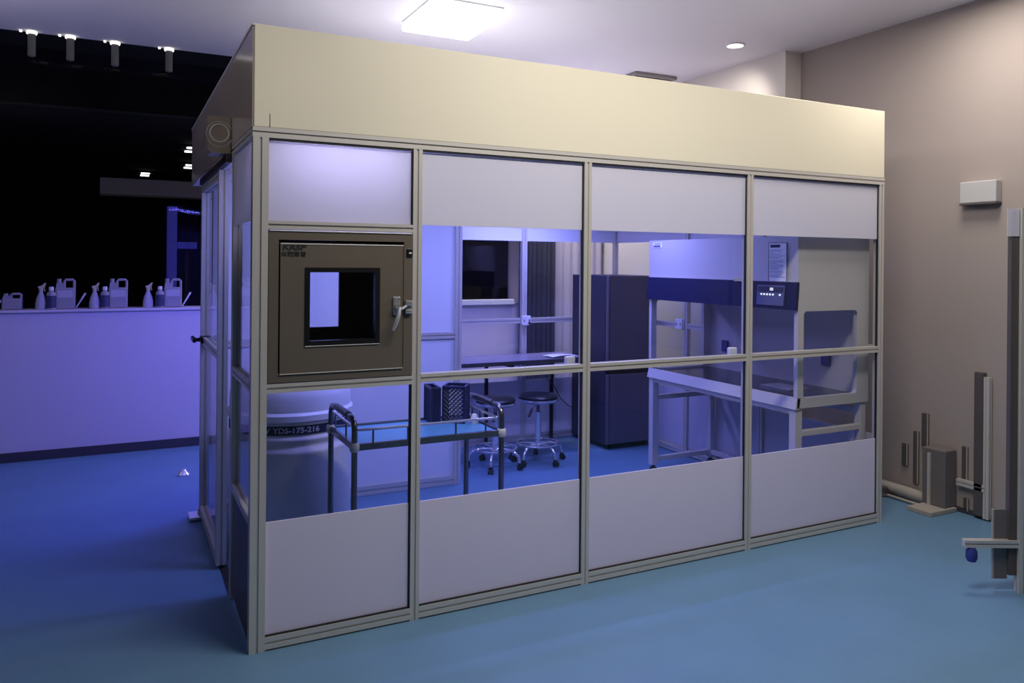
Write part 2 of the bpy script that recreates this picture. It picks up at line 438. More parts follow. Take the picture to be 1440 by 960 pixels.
# door leaf in the left side
door = MB()
DX = .004
for y in (1.0, 1.915): door.extr((DX, y, .02), (DX, y, 2.06), prof(.05, .05), (0, 1, 0))
for z in (.045, 1.10, 2.035): door.extr((DX, 1.025, z), (DX, 1.89, z), prof(.045, .05))
door = door.build('door', M['alu'], booth, label='aluminium framed glass side door')
MB().box(DX-.003, DX+.003, 1.02, 1.895, .06, 2.02).build('door_glass', M['glass'], door)
mb = MB().box(-.075, -.055, 1.80, 1.96, 1.09, 1.12, .006); mb.box(-.06, -.02, 1.83, 1.86, 1.095, 1.115); mb.box(-.03, .03, 1.78, 1.88, 1.085, 1.125, .004)
mb.build('handle', M['black'], door, label='black lever handle')
mb = MB().box(-.085, -.02, 1.80, 1.94, .012, .028, .004); mb.box(-.03, .02, 1.9, 1.94, .01, .05, .004)
mb.build('door_stop', M['chrome'], door)
MB().tube([(DX, 1.05, .02), (DX, 1.05, .0)], .02).build('roller', M['black'], door)
# header cover over the door
MB().box(-.03, -.002, .62, 1.96, 2.06, 2.10, .004).build('door_track', M['alud'], booth, label='dark door track')
# top box
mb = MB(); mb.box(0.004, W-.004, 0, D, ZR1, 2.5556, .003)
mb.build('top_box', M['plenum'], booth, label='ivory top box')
MB().box(-.002, .004, .006, D, ZR1, 2.553).build('top_box_side', M['plenumside'], booth, label='glossy side of the top box, coloured brown for its reflections')
MB().box(.03, W-.03, .03, D-.03, 2.5556, 2.56).build('bounce_sheet', M['roof'], booth, label='added grey sheet bouncing light from the top box to the ceiling')  # unseen sheet added so neutral light bounces onto the ceiling
MB().box(-.006, .006, 0.0, D, 2.548, 2.5575).build('edge_trim', M['alu'], booth)
mb = MB(); mb.box(.066, .068, -.0012, .002, ZR1, ZR1+.055)
mb.build('seam', M['alud'], booth)
# floor rails of the side opening
MB().box(.0, .04, .62, 1.9, 0, .006).build('threshold', M['alud'], booth)

# violet tube lamps under the top box
def uv(x, y, L, lab, rot=0):
    t = thing('violet_tube_lamp', lab, 'tube light', (x, y, ZR1-.001), rot, group='violet tube lamps under the booth ceiling')
    MB().box(-L/2, L/2, -.04, .04, -.03, 0, .004).build('housing', M['lampwhite'], t)
    MB().tube([(-L/2+.02, 0, -.045), (L/2-.02, 0, -.045)], .013).build('tube', M['uvglow'], t)
uv(1.1, .75, 1.1, 'violet tube lamp under the booth ceiling over the trolley')
uv(2.45, 1.3, 1.1, 'violet tube lamp under the booth ceiling over the middle of the booth')
uv(2.6, 2.45, 1.1, 'violet tube lamp under the booth ceiling over the table')
uv(.385, .22, .55, 'added short violet tube above the pass box, brightening the frosted panel')  # added fixture for the light behind the first frosted panel
uv(.8, 2.3, 1.1, 'violet tube lamp behind the white back panel of the booth')

# ------------------------------------------------------------------ pass box
pb = thing('pass_box', 'dark bronze steel pass box with small window, set in the first bay of the booth', 'pass box', (.373, .0, 1.092))
X = lambda a: a-.373
Z = lambda a: a-1.092
def frame(mb, x0, x1, z0, z1, y0, y1, wi):
    mb.box(x0, x1, y0, y1, z1-wi, z1); mb.box(x0, x1, y0, y1, z0, z0+wi); mb.box(x0, x0+wi, y0, y1, z0+wi, z1-wi); mb.box(x1-wi, x1, y0, y1, z0+wi, z1-wi)
    return mb
frame(MB(), X(.066), X(.684), Z(1.094), Z(1.722), -.002, .04, .04).build('face_frame', M['steel'], pb)
mb = MB(); frame(mb, X(.108), X(.644), Z(1.122), Z(1.672), .004, .03, .004); mb.build('gasket', M['gasket'], pb)
dr = frame(MB(), X(.112), X(.640), Z(1.126), Z(1.668), -.006, .028, .003)
dr.box(X(.112), X(.213), -.005, .028, Z(1.126), Z(1.668)); dr.box(X(.534), X(.640), -.005, .028, Z(1.126), Z(1.668))
dr.box(X(.213), X(.534), -.005, .028, Z(1.126), Z(1.241)); dr.box(X(.213), X(.534), -.005, .028, Z(1.568), Z(1.668))
dr = dr.build('door', M['steel'], pb)
frame(MB(), X(.213), X(.534), Z(1.241), Z(1.568), -.009, .026, .02).build('window_gasket', M['black'], dr)
MB().box(X(.232), X(.515), .004, .010, Z(1.26), Z(1.549)).build('window_pane', M['glass'], dr)
mb = MB(); frame(mb, X(.085), X(.665), Z(1.10), Z(1.70), .04, .56, .012)
mb.build('chamber', M['chamber'], pb)
mb = MB(); mb.box(X(.085), X(.28), .56, .575, Z(1.10), Z(1.70)); mb.box(X(.50), X(.665), .56, .575, Z(1.10), Z(1.70)); mb.box(X(.28), X(.50), .56, .575, Z(1.10), Z(1.27)); mb.box(X(.28), X(.50), .56, .575, Z(1.54), Z(1.70))
bd = mb.build('rear_door', M['chamber'], pb)
MB().box(X(.28), X(.50), .565, .57, Z(1.27), Z(1.54)).build('window_pane', M['glass'], bd)
mb = MB().box(X(.656), X(.681), -.008, -.002, Z(1.617), Z(1.653), .002); sw = mb.build('switch', M['black'], pb)
MB().box(X(.664), X(.676), -.011, -.008, Z(1.630), Z(1.637), .001).build('switch_light', M['socket'], sw)
# lever latch
mb = MB().box(X(.592), X(.626), -.014, -.006, Z(1.362), Z(1.442), .005); mb.tube([(X(.609), -.014, Z(1.40)), (X(.609), -.030, Z(1.40))], .012, 14)
mb.tube([(X(.597), -.014, Z(1.435)), (X(.597), -.017, Z(1.435))], .004, 8); mb.tube([(X(.621), -.014, Z(1.435)), (X(.621), -.017, Z(1.435))], .004, 8)
for g in ((X(.112), X(.640), -.0075, .0, Z(1.663), Z(1.6675)), (X(.112), X(.640), -.0075, .0, Z(1.126), Z(1.1295)), (X(.213), X(.534), -.0095, -.004, Z(1.2375), Z(1.241))):
    MB().box(*g, .0008).build('door_highlight', M['alu'], dr)  # pale strips put in as highlights along the door edges
MB().box(X(.068), X(.682), -.006, .0, Z(1.7165), Z(1.7215), .001).build('frame_highlight', M['alu'], pb)  # pale strip put in as the highlight of the frame
la = mb.build('latch', M['chrome'], pb, True)
MB().tube([(X(.618), -.028, Z(1.395)), (X(.609), -.040, Z(1.362)), (X(.597), -.046, Z(1.335)), (X(.58), -.046, Z(1.298))], [.008, .010, .011, .008], 10).build('lever', M['chrome'], la, True)
MB().tube([(X(.612), -.028, Z(1.385)), (X(.634), -.026, Z(1.392)), (X(.650), -.022, Z(1.402))], .006, 8).build('hook', M['chrome'], la, True)
mb = MB().box(X(.648), X(.68), -.018, -.002, Z(1.367), Z(1.385), .003); mb.box(X(.648), X(.68), -.02, -.002, Z(1.402), Z(1.424), .003); mb.box(X(.655), X(.682), -.008, -.002, Z(1.367), Z(1.424), .003)
mb.build('catch', M['chrome'], la, True)
text('brand_lettering', 'KRSP', .030, M['inkblack'], dr, lambda c: Vector((X(.165)+c.x*1.42, -.0056-c.z, Z(1.650)+c.y)), shear=.2, bold=.0012)
text('brand_lettering', '众瑞思普', .023, M['inkblack'], dr, lambda c: Vector((X(.165)+c.x*1.12, -.0056-c.z, Z(1.622)+c.y)), bold=.0006)

# tan box with round speaker-like ring on the left side of the booth
tb = thing('wall_box', 'tan box with a pale ring on its face, fixed under the ivory top box', 'box', (-.055, .66, 2.105))
pts = [(-.052, .015), (-.040, 0), (.05, 0), (.05, .175), (-.052, .175)]
MB().prism(pts, 'y', 0, .14).build('housing', M['box'], tb)
MB().torus((-.0, -.002, .095), .042, .0045, 36, 6, 'y').build('ring', M['ring'], tb, True)
MB().torus((.0, -.001, .09), .060, .0015, 36, 6, 'y').build('outer_ring', M['ring'], tb, True)

# ------------------------------------------------------------------ nitrogen tank
TX, TY, TR = .40, 1.22, .33
tk = thing('nitrogen_tank', 'big white ribbed nitrogen tank with navy lettered band behind the trolley', 'storage tank', (TX, TY, 0))
R_ = TR
pr = [(R_*.86, .03), (R_*.94, .05), (R_, .09), (R_, .555), (R_+.006, .57), (R_+.006, .59), (R_, .605), (R_, .63), (R_+.006, .64), (R_+.006, .655), (R_, .665), (R_, .735), (R_+.012, .745), (R_+.012, .775), (R_, .79),
      (R_, .86), (R_*.97, .90), (R_*.90, .945), (R_*.78, .985), (R_*.6, 1.015), (R_*.42, 1.03), (R_*.36, 1.035), (.105, 1.04), (.105, 1.1), (0, 1.1)]
body = MB().lathe(pr, n=56).build('body', M['tank'], tk, True)
MB().lathe([(R_+.0015, .675), (R_+.003, .676), (R_+.003, .722), (R_+.0015, .723)], n=56).build('label_band', M['band'], tk, True)
def cyl(c, a0=-math.radians(89), z=.699):
    a = a0 + c.x/(R_+.003)
    r = R_+.0036+c.z
    return Vector((r*math.cos(a), r*math.sin(a), z+c.y))
for wd_, a_ in (('YDS-175-216', -96.), ('V', -122.)):
    text('band_lettering', wd_, .040, M['lettering'], tk, lambda c: cyl(Vector((c.x*1.12, c.y, c.z)), math.radians(a_)), bold=.0008)
MB().lathe([(.12, 1.1), (.125, 1.105), (.125, 1.15), (.11, 1.165), (0, 1.165)], n=36).build('lid', M['socket'], tk, True)
for k in range(4):
    a = PI/4+k*PI/2
    MB().lathe([(.0, 0), (.03, 0), (.03, .045), (.012, .05), (.012, .09), (0, .09)], (R_*.7*math.cos(a), R_*.7*math.sin(a), 0), 14).build('castor', M['black'], tk, True)

# ------------------------------------------------------------------ trolley
tr = thing('trolley', 'stainless steel trolley with raised end handles carrying dark baskets, behind the front glass', 'trolley', (.895, .525, 0))
hx, hy = .383, .225; rt = .0145
SH = .727
for s, nm in ((-1, 'left'), (1, 'right')):
    x = s*hx
    pts = [(x, -hy, .10), (x, -hy, .80)] + arc((x, -hy+.055, .80), .055, PI, PI/2, 6, ((0, 1, 0), (0, 0, 1))) + arc((x, hy-.055, .80), .055, PI/2, 0, 6, ((0, 1, 0), (0, 0, 1))) + [(x, hy, .10)]
    MB().tube(pts, rt, 12).build('end_frame', M['stainless'], tr, True)
    MB().tube([(x, -.12, .857), (x, .12, .857)], rt+.003, 12).build('grip', M['black'] if s < 0 else M['stainless'], tr, True)
    for y in (-hy, hy):
        MB().lathe([(.0, -.02), (.019, -.02), (.024, -.006), (.024, .012), (.019, .022), (0, .022)], (x, y, SH-.004), 14).build('clamp', M['socket'], tr, True)
        c = MB().lathe([(0, .06), (.012, .06), (.012, .12), (0, .12)], (x, y, 0), 10).build('castor', M['black'], tr, True)
        MB().tube([(x-.012, y+.01, .034), (x+.012, y+.01, .034)], .034, 18).build('wheel', M['black'], c, True)
for z, nm in ((SH, 'upper_shelf'), (.22, 'lower_shelf')):
    mb = MB(); mb.box(-hx+.012, hx-.012, -hy+.012, hy-.012, z-.004, z+.002)
    sh = mb.build(nm, M['tray'], tr)
    mb = MB()
    for y in (-hy, hy): mb.box(-hx, hx, y-.009, y+.009, z-.02, z+.012, .003)
    for x in (-hx, hx): mb.box(x-.009, x+.009, -hy, hy, z-.02, z+.012, .003)
    mb.build('shelf_edge', M['stainless'], sh)
z = SH+.075; c_ = .03
gx, gy = hx-.02, hy-.0
pts = [(-gx+c_, -gy, z), (gx-c_, -gy, z)] + [(gx-.004, -gy+.004, z), (gx, -gy+c_, z), (gx, gy-.01, z)]
pts = [(-gx, gy-.01, z), (-gx, -gy+c_, z), (-gx+.004, -gy+.004, z)] + pts
MB().tube(pts, .0065, 8).build('guard_rail', M['chrome'], tr, True)
for x, y in [(-gx+.07, -gy), (gx-.07, -gy), (-.12, -gy+.0), (.13, -gy), (-gx, gy-.01), (gx, gy-.01), (-gx, 0), (gx, 0), (-gx, -.13), (gx, .1)]:
    MB().tube([(x, y, SH), (x, y, z)], .005, 8).build('rail_pin', M['stainless'], tr, True)

# ------------------------------------------------------------------ baskets on the trolley
def lattice(mb, p0, u, v, L, H, n, r=.0028):
    # diagonal mesh side spanned by u (length L) and v (height H)
    p0, u, v = Vector(p0), Vector(u), Vector(v); st = L/n
    k = -H
    while k < L:
        for sgn in (1, -1):
            a, b = k, k+H; z0, z1 = 0, H
            if a < 0: z0 = -a; a = 0
            if b > L: z1 = H-(b-L); b = L
            if b > a:
                if sgn > 0: A, B = p0+u*a+v*z0, p0+u*b+v*z1
                else: A, B = p0+u*(L-a)+v*z0, p0+u*(L-b)+v*z1
                mb.tube([A, B], r, 4, False)
        k += st
def basket(x, y, L, Wd, H, lab, rot):
    t = thing('mesh_basket', lab, 'basket', (x, y, SH+.002), rot, group='dark blue mesh baskets on the trolley')
    mb = MB(); mb.box(-L/2, L/2, -Wd/2, Wd/2, 0, .006); mb.build('base', M['basket'], t)
    mb = MB()
    for s in (-1, 1):
        lattice(mb, (-L/2, s*Wd/2, 0), (1, 0, 0), (0, 0, 1), L, H, 5); lattice(mb, (s*L/2, -Wd/2, 0), (0, 1, 0), (0, 0, 1), Wd, H, 6)
    mb.build('mesh_wall', M['basket'], t)
    mb = MB()
    for sx in (-1, 1):
        mb.box(sx*L/2-.006, sx*L/2+.006, -Wd/2, Wd/2, H-.014, H, .002); mb.box(-L/2, L/2, sx*Wd/2-.006, sx*Wd/2+.006, H-.014, H, .002)
        for sy in (-1, 1): mb.box(sx*L/2-.006, sx*L/2+.006, sy*Wd/2-.006, sy*Wd/2+.006, 0, H, .002)
    mb.build('rim', M['basket'], t)
basket(1.165, .635, .115, .115, .20, 'dark blue mesh basket on the trolley, right of its pair', -.62)
basket(1.045, .68, .045, .14, .195, 'narrow dark blue mesh basket on the trolley, left of its pair', -.1)
t = MB().lathe([(0, 0), (.02, 0), (.022, .01), (.02, .035), (.012, .05), (0, .052)], (1.235, .545, SH+.002), 16).build('bottle_cap', M['socket'], None, True)
tag(t, 'small pale round pot on the trolley beside the mesh baskets', 'pot')

# ------------------------------------------------------------------ stools
def stool(x, y, rot, lab):
    t = thing('lab_stool', lab, 'stool', (x, y, 0), rot, group='round black stools at the table')
    MB().lathe([(0, .508), (.150, .508), (.158, .514), (.158, .524), (.148, .536), (.10, .543), (0, .545)], n=40).build('seat', M['seat'], t, True)
    MB().lathe([(.0, .474), (.11, .474), (.150, .482), (.163, .494), (.163, .508), (0, .508)], n=40).build('seat_ring', M['chrome'], t, True)
    MB().lathe([(0, .30), (.013, .30), (.013, .48), (0, .48)], n=18).build('gas_lift', M['stainless'], t, True)
    MB().lathe([(0, .12), (.036, .12), (.036, .135), (.026, .145), (.026, .395), (.022, .40), (0, .40)], n=22).build('column', M['chrome'], t, True)
    lv = MB().tube([(0, 0, .462), (-.06, -.06, .455), (-.085, -.08, .44)], .005, 8).build('lever', M['chrome'], t, True)
    MB().tube([(-.085, -.08, .44), (-.125, -.105, .385)], [.008, .011], 8).build('lever_grip', M['black'], lv, True)
    MB().torus((0, 0, .150), .165, .009, 44, 8).build('foot_ring', M['chrome'], t, True)
    for k in range(5):
        a = 2*PI*k/5
        c, s = math.cos(a), math.sin(a)
        lg = MB().tube([(0.02*c, .02*s, .14), (.10*c, .10*s, .145), (.16*c, .16*s, .135), (.20*c, .20*s, .105), (.212*c, .212*s, .05)], [.014, .013, .012, .011, .010], 10).build('leg', M['chrome'], t, True)
        cs = MB(); cs.lathe([(.0, .02), (.018, .018), (.02, .035), (.012, .055), (0, .056)], (.212*c, .212*s, 0), 12)
        q = Vector((-s, c, 0))
        p = Vector((.218*c, .218*s, .021))
        for d in (-.012, .012): cs.tube([p+q*(d-.007), p+q*(d+.007)], .021, 14)
        cs.build('castor', M['black'], lg, True)
    return t
stool(2.535, 2.2, -.1, 'black round stool on chrome castor base, nearer the fridge')
stool(2.15, 2.19, .35, 'black round stool on chrome castor base behind the trolley handle')

# ------------------------------------------------------------------ table and things on it
tb_ = thing('work_table', 'long grey topped table with thin black legs against the rear glass', 'table', (2.41, 2.62, 0))
MB().box(-.67, .72, -.22, .25, .755, .783, .004).build('tabletop', M['tabletop'], tb_)
MB().box(-.67, .72, -.226, -.219, .752, .785, .002).build('front_edge', M['stainless'], tb_)
for x in (-.60, .60):
    for y in (.20,): MB().box(x-.013, x+.013, y-.013, y+.013, 0, .755).build('leg', M['black'], tb_)
MB().box(-.06, -.034, .187, .213, 0, .755).build('leg', M['black'], tb_)
MB().box(-.6, .6, .19, .21, .70, .725).build('rail', M['black'], tb_)
for x in (-.62, .0):
    MB().box(x-.015, x+.015, -.21, .2, .73, .755).build('bracket', M['black'], tb_)
mb = MB(); vs = []
for i in range(7):
    for j in range(5):
        u, v = i/6, j/4
        vs.append(mb.bm.verts.new((2.80+u*.24+v*.015, 2.44+v*.20-u*.03, .792+.016*math.sin(u*3.0)*(1-v*.5)+.004*math.sin(v*5))))
for i in range(6):
    for j in range(4): mb.bm.faces.new((vs[i*5+j], vs[(i+1)*5+j], vs[(i+1)*5+j+1], vs[i*5+j+1]))
tag(mb.build('paper_sheet', M['paper'], None, True), 'loose white paper sheet lying on the grey table', 'paper')
def cable(pts, lab):
    tag(MB().tube(pts, .004, 6).build('cable', M['black'], None, True), lab, 'cable')
cable([(2.80, 2.70, .755), (2.83, 2.68, .66), (2.89, 2.69, .58), (2.98, 2.72, .50), (3.06, 2.74, .38), (3.14, 2.74, .31), (3.19, 2.74, .29)], 'thin black cable hanging under the table towards the fridge')

# ------------------------------------------------------------------ sockets on the rails
def socket(x, y, z, lab, rot=0., s=.075):
    t = thing('power_socket', lab, 'socket', (x, y, z), rot, group='white sockets on the booth rails')
    MB().box(-s/2, s/2, -.03, .0, -s/2, s/2, .005).build('housing', M['socket'], t)
    mb = MB()
    for a in (-.3, .3): mb.box(a*s-.004, a*s+.004, -.0315, -.03, -.012, .012)
    mb.build('slot', M['inkblack'], t)
    return t
so = socket(2.77, D-.048, 1.075, 'white socket where the rear post meets the rear rail', s=.085)
MB().tube([(.025, -.03, -.02), (.025, -.06, -.028), (.025, -.065, -.05)], .012, 10).build('plug', M['black'], so, True)
socket(RXW-.022, 1.90, 1.09, 'white socket on the right side rail seen through the safety cabinet', -PI/2, .085)
socket(1.555, .075, 1.10, 'white socket on the front rail left of the middle post', PI, .05)
socket(2.625, .075, 1.10, 'white socket on the front rail in front of the safety cabinet', PI, .05)

# ------------------------------------------------------------------ fridge
fr = thing('fridge', 'dark grey two door fridge between the table and the safety cabinet', 'fridge', (3.47, 2.56, 0))
fx0, fx1 = -.235, .245
MB().box(fx0, fx1, -.265, .28, .035, 1.488, .006).build('body', M['fridgeside'], fr)
d1 = MB().box(fx0+.0, fx1, -.31, -.268, .68, 1.488, .008).build('door', M['fridge'], fr, label='upper door')
d2 = MB().box(fx0+.0, fx1, -.31, -.268, .05, .645, .008).build('door', M['fridge'], fr, label='lower door')
MB().box(fx0+.01, fx0+.02, -.3125, -.309, .69, 1.48).build('edge_strip', M['stainless'], d1)
MB().box(fx0+.01, fx0+.02, -.3125, -.309, .06, .635).build('edge_strip', M['stainless'], d2)
MB().box(fx0+.03, fx1-.02, -.29, -.26, .648, .677).build('grip_recess', M['black'], fr)
for x in (fx0+.04, fx1-.04):
    for y in (-.24, .24): MB().lathe([(0, 0), (.02, 0), (.016, .036), (0, .036)], (x, y, 0), 10).build('foot', M['black'], fr, True)

# ------------------------------------------------------------------ biosafety cabinet (operator side faces the left)
bs = thing('safety_cabinet', 'white and navy biological safety cabinet on an open steel stand, right end of the booth', 'safety cabinet', (3.12, .078, 0))
BW, BD = 1.455, .615     # length along y, depth along x
# upper housing with sloping front
MB().prism([(0.012, 1.40), (BD, 1.40), (BD, 1.768), (-.002, 1.768)], 'y', .0, BW).build('upper_housing', M['bsc'], bs)
# navy fascia
MB().prism([(-.022, 1.325), (-.002, 1.325), (.012, 1.49), (-.008, 1.492)], 'y', -.004, BW).build('fascia', M['navy'], bs)
fa = [c for c in bs.children if c.name.startswith('fascia')][0]
MB().box(-.004, .012, 0, BW, 1.49, 1.50).build('fascia_trim', M['bsc'], fa)
# side panels with window openings
def side(y0, y1, nm):
    mb = MB()
    x0, x1, z0, z1 = .052, .512, .80, 1.318
    mb.box(.004, x0, y0, y1, .74, 1.40); mb.box(x1, BD, y0, y1, .74, 1.40)
    mb.box(x0, x1, y0, y1, .74, z0); mb.box(x0, x1, y0, y1, z1, 1.40)
    for (cx, cz, sx, sz) in ((x0, z0, 1, 1), (x1, z0, -1, 1), (x0, z1, 1, -1), (x1, z1, -1, -1)):
        pts = [(cx, cz)] + [(cx+sx*(.025-.025*math.cos(a)), cz+sz*(.025-.025*math.sin(a))) for a in [PI/2*i/5 for i in range(6)]]
        pts = [(cx, cz)] + [(cx+sx*.025*(1-math.cos(PI/2*i/5)), cz+sz*.025*(1-math.sin(PI/2*i/5))) for i in range(6)][::1]
        mb.prism(pts, 'y', y0, y1)
    o = mb.build('side_panel', M['bsc'], bs)
    mb = MB(); ym = (y0+y1)/2
    mb.box(x0, x1, ym-.002, ym+.002, z0, z1)
    mb.build('side_glass', M['glass'], o)
    mb = MB(); yy = y0 if y0 < .5 else y1
    mb.box(x1-.006, x1+.04, y0+.002, y0+.01, z1-.03, z1+.004); mb.build('glass_clip', M['darkstrip'], o)
side(0, .03, 'near'); side(BW-.03, BW, 'far')
MB().box(BD-.03, BD, .03, BW-.03, .74, 1.40).build('back_panel', M['bsc'], bs)
mb = MB().box(.02, BD-.03, .03, BW-.03, .755, .785, .003); mb.build('work_surface', M['stainless'], bs)
MB().prism([(-.012, .735), (.02, .735), (.03, .80), (.004, .80)], 'y', 0, BW).build('front_ledge', M['bsc'], bs)
MB().box(.006, .01, .03, BW-.03, .98, 1.40).build('sash_glass', M['glass'], bs)
mb = MB().box(BD-.055, BD-.03, 1.22, 1.28, .92, 1.01, .006); mb.build('inner_socket', M['bluepaint'], bs)
mb = MB().box(BD-.05, BD-.03, .26, .33, .93, 1.02, .006); mb.build('inner_socket', M['bluepaint'], bs)
mb = MB().box(.25, .42, .30, .55, .786, .792, .002); mb.build('tray', M['chrome'], bs)
# notice, control console, sticker
no = MB().prism([(-.0045, 1.495), (-.0045+.003, 1.495), (-.0035+.003, 1.730), (-.0055, 1.730)], 'y', .083, .228)
no = no.build('notice_sheet', M['paper'], bs, label='white printed notice with a navy heading')
Y0, Y1 = .083, .228   # y0 is the right hand side seen from the front
mb = MB(); mb.box(-.0068, -.0054, .14, .215, 1.700, 1.718, .0005); mb.prism([(.14, 1.70), (.14, 1.718), (.131, 1.709)], 'x', -.0068, -.0054); mb.build('heading', M['navy'], no)
mb = MB(); random.seed(3)
zz = 1.686
while zz > 1.515:
    L = random.uniform(.06, .125) if random.random() > .15 else .03
    mb.box(-.0066, -.0045, .218-L, .218, zz-.0022, zz); zz -= random.choice([.0065, .0075, .011])
mb.build('text_lines', M['console'], no)
mb = MB()
for y in (Y0, Y1): mb.box(-.0066, -.004, y-.0015, y+.0015, 1.495, 1.73)
mb.box(-.0066, -.004, Y0, Y1, 1.727, 1.73); mb.build('border', M['navy'], no)
SL = Matrix.Rotation(.085, 3, 'Y')
co = MB().box(-.022, -.014, .088, .312, 1.345, 1.468, .002, rot=SL, piv=(-.018, .2, 1.4)).build('control_console', M['console'], bs)
co2 = MB().box(-.026, -.020, .098, .302, 1.428, 1.460, .001, rot=SL, piv=(-.018, .2, 1.4)).build('display', M['band'], co)
text('display_digits', '88', .026, M['digit'], co2, lambda c: Vector((-.0240-c.z+c.y*.085, .185-c.x*1.1, 1.444+c.y)))
text('display_digits', '25', .016, M['console'], co2, lambda c: Vector((-.0240-c.z+c.y*.085, .245-c.x*1.1, 1.444+c.y)))
for y in (.270, .246, .222, .198, .174, .118):
    MB().lathe([(0, 0), (.006, 0), (.006, .004), (0, .004)], (0, 0, 0), 10).build('button', M['digit'], co)
    b = co.children[-1] if False else bpy.data.objects[[o.name for o in bpy.data.objects if o.name.startswith('button')][-1]]
    b.rotation_euler = (0, -PI/2, 0); b.location = (-.0215, y, 1.412)
st = MB().box(-.004, .001, 1.295, 1.405, 1.712, 1.752, .001).build('maker_plate', M['paper'], bs)
mb = MB().box(-.0052, -.004, 1.31, 1.385, 1.738, 1.744); mb.box(-.0052, -.004, 1.315, 1.395, 1.718, 1.731); mb.build('plate_print', M['console'], st)
# bracket at the fascia by the booth post
MB().box(-.02, .0, .40, .52, 1.485, 1.51, .002).build('fascia_bracket', M['trigger'], bs)
# stand
for x in (.028, BD-.03):
    for y in (.035, BW-.035):
        lg = MB().box(x-.028 if x < .1 else x-.022, x+.028 if x < .1 else x+.022, y-.025, y+.025, .075, .735, .003).build('stand_leg', M['bsc'], bs)
        cs = MB().lathe([(0, .04), (.014, .04), (.014, .08), (0, .08)], (x, y, 0), 10)
        cs.tube([(x, y-.014, .03), (x, y+.014, .03)], .03, 16); cs.build('castor', M['black'], lg, True)
for y in (.035, BW-.035):
    MB().box(.05, BD-.05, y-.018, y+.018, .565, .60, .003).build('stand_rail', M['bsc'], bs)
    MB().box(.05, BD-.05, y-.018, y+.018, .10, .135, .003).build('stand_rail', M['bsc'], bs)
MB().box(BD-.05, BD-.02, .06, BW-.06, .66, .70, .003).build('stand_rail', M['bsc'], bs)
MB().box(BD-.05, BD-.02, .06, BW-.06, .10, .135, .003).build('stand_rail', M['bsc'], bs)
MB().box(.01, .04, .06, BW-.06, .70, .735, .003).build('stand_rail', M['bsc'], bs)

# ------------------------------------------------------------------ bottles on the half wall
HZ = 1.186
def can_mesh(h, w, d):
    # jerrycan: body, slanted shoulder, handle with a hole, neck
    mb = MB()
    b = h*.70
    mb.box(-w/2, w/2, -d/2, d/2, 0, b, .012, 3)
    # handle loop
    t = w*.062
    pts = [(-.06*w, 0, b-.01), (-.06*w, 0, h*.90), (.02*w, 0, h*.965), (.36*w, 0, h*.965), (w/2-t, 0, h*.92), (w/2-t, 0, b-.02)]
    mb.tube(pts, t*1.25, 10)
    mb.prism([(-w/2+.004, b-.012), (-.05*w, b-.012), (-.05*w, h*.80), (-.16*w, h*.86), (-w/2+.01, h*.86)], 'y', -d*.36, d*.36)
    return mb
def jerrycan(x, h, w, lab, group):
    d = .105
    t = thing('jerrycan', lab, 'jerrycan', (x, 4.0, HZ), group=group)
    can_mesh(h, w, d).build('body', M['hdpe'], t)
    MB().lathe([(.0, h*.85), (w*.12, h*.85), (w*.12, h*.99), (w*.10, h), (0, h)], (-w*.32, 0, 0), 16).build('cap', M['hdpe'], t, True)
    if h > .2: MB().box(-w*.38, w*.38, -d/2-.002, -d/2+.001, h*.38, h*.62).build('label_sticker', M['hdpelabel'], t)
jerrycan(-.862, .243, .142, 'tall cloudy jerrycan on the half wall, leftmost of the three tall ones', 'tall jerrycans on the half wall')
jerrycan(-.480, .243, .142, 'tall cloudy jerrycan on the half wall, middle of the three tall ones', 'tall jerrycans on the half wall')
jerrycan(-.063, .243, .142, 'tall cloudy jerrycan on the half wall, nearest the booth', 'tall jerrycans on the half wall')
jerrycan(-1.227, .128, .135, 'short cloudy jerrycan at the far left of the half wall', None)
sp0 = None
for x, lab in ((-1.03, 'trigger spray bottle on the half wall, leftmost of three'), (-.652, 'trigger spray bottle on the half wall, middle of three'), (-.255, 'trigger spray bottle on the half wall, nearest the booth')):
    if sp0: dup(sp0, (x, 3.96, HZ), lab); continue
    sp0 = thing('spray_bottle', lab, 'spray bottle', (x, 3.96, HZ), group='spray bottles on the half wall')
    MB().lathe([(0, 0), (.036, 0), (.040, .01), (.039, .05), (.033, .085), (.022, .115), (.014, .135), (.013, .15), (0, .15)], n=24, sy=.8).build('bottle', M['hdpelabel'], sp0, True)
    MB().lathe([(0, .145), (.016, .145), (.016, .165), (0, .165)], n=16).build('collar', M['trigger'], sp0, True)
    mb = MB().prism([(-.014, .165), (.010, .165), (.030, .19), (.034, .212), (.026, .212), (.004, .19), (-.022, .182)], 'y', -.011, .011)
    mb.build('spray_head', M['trigger'], sp0)
    MB().tube([(.022, 0, .186), (.022, 0, .165), (.028, 0, .145)], .004, 8).build('trigger', M['trigger'], sp0, True)
sm0 = None
for x, lab in ((-.958, 'small labelled bottle beside the leftmost tall jerrycan'), (-.578, 'small labelled bottle beside the middle tall jerrycan'), (-.165, 'small labelled bottle beside the tall jerrycan nearest the booth')):
    if sm0: dup(sm0, (x, 3.945, HZ), lab); continue
    sm0 = thing('small_bottle', lab, 'bottle', (x, 3.945, HZ), group='small bottles on the half wall')
    MB().lathe([(0, 0), (.033, 0), (.035, .006), (.035, .115), (.028, .135), (.014, .145), (.014, .155), (0, .155)], n=24).build('bottle', M['hdpe'], sm0, True)
    MB().lathe([(.0353, .012), (.0358, .012), (.0358, .11), (.0353, .11)], n=24).build('label_wrap', M['bluelabel'], sm0, True)
    MB().lathe([(0, .15), (.018, .15), (.018, .175), (.015, .18), (0, .18)], n=18).build('cap', M['socket'], sm0, True)
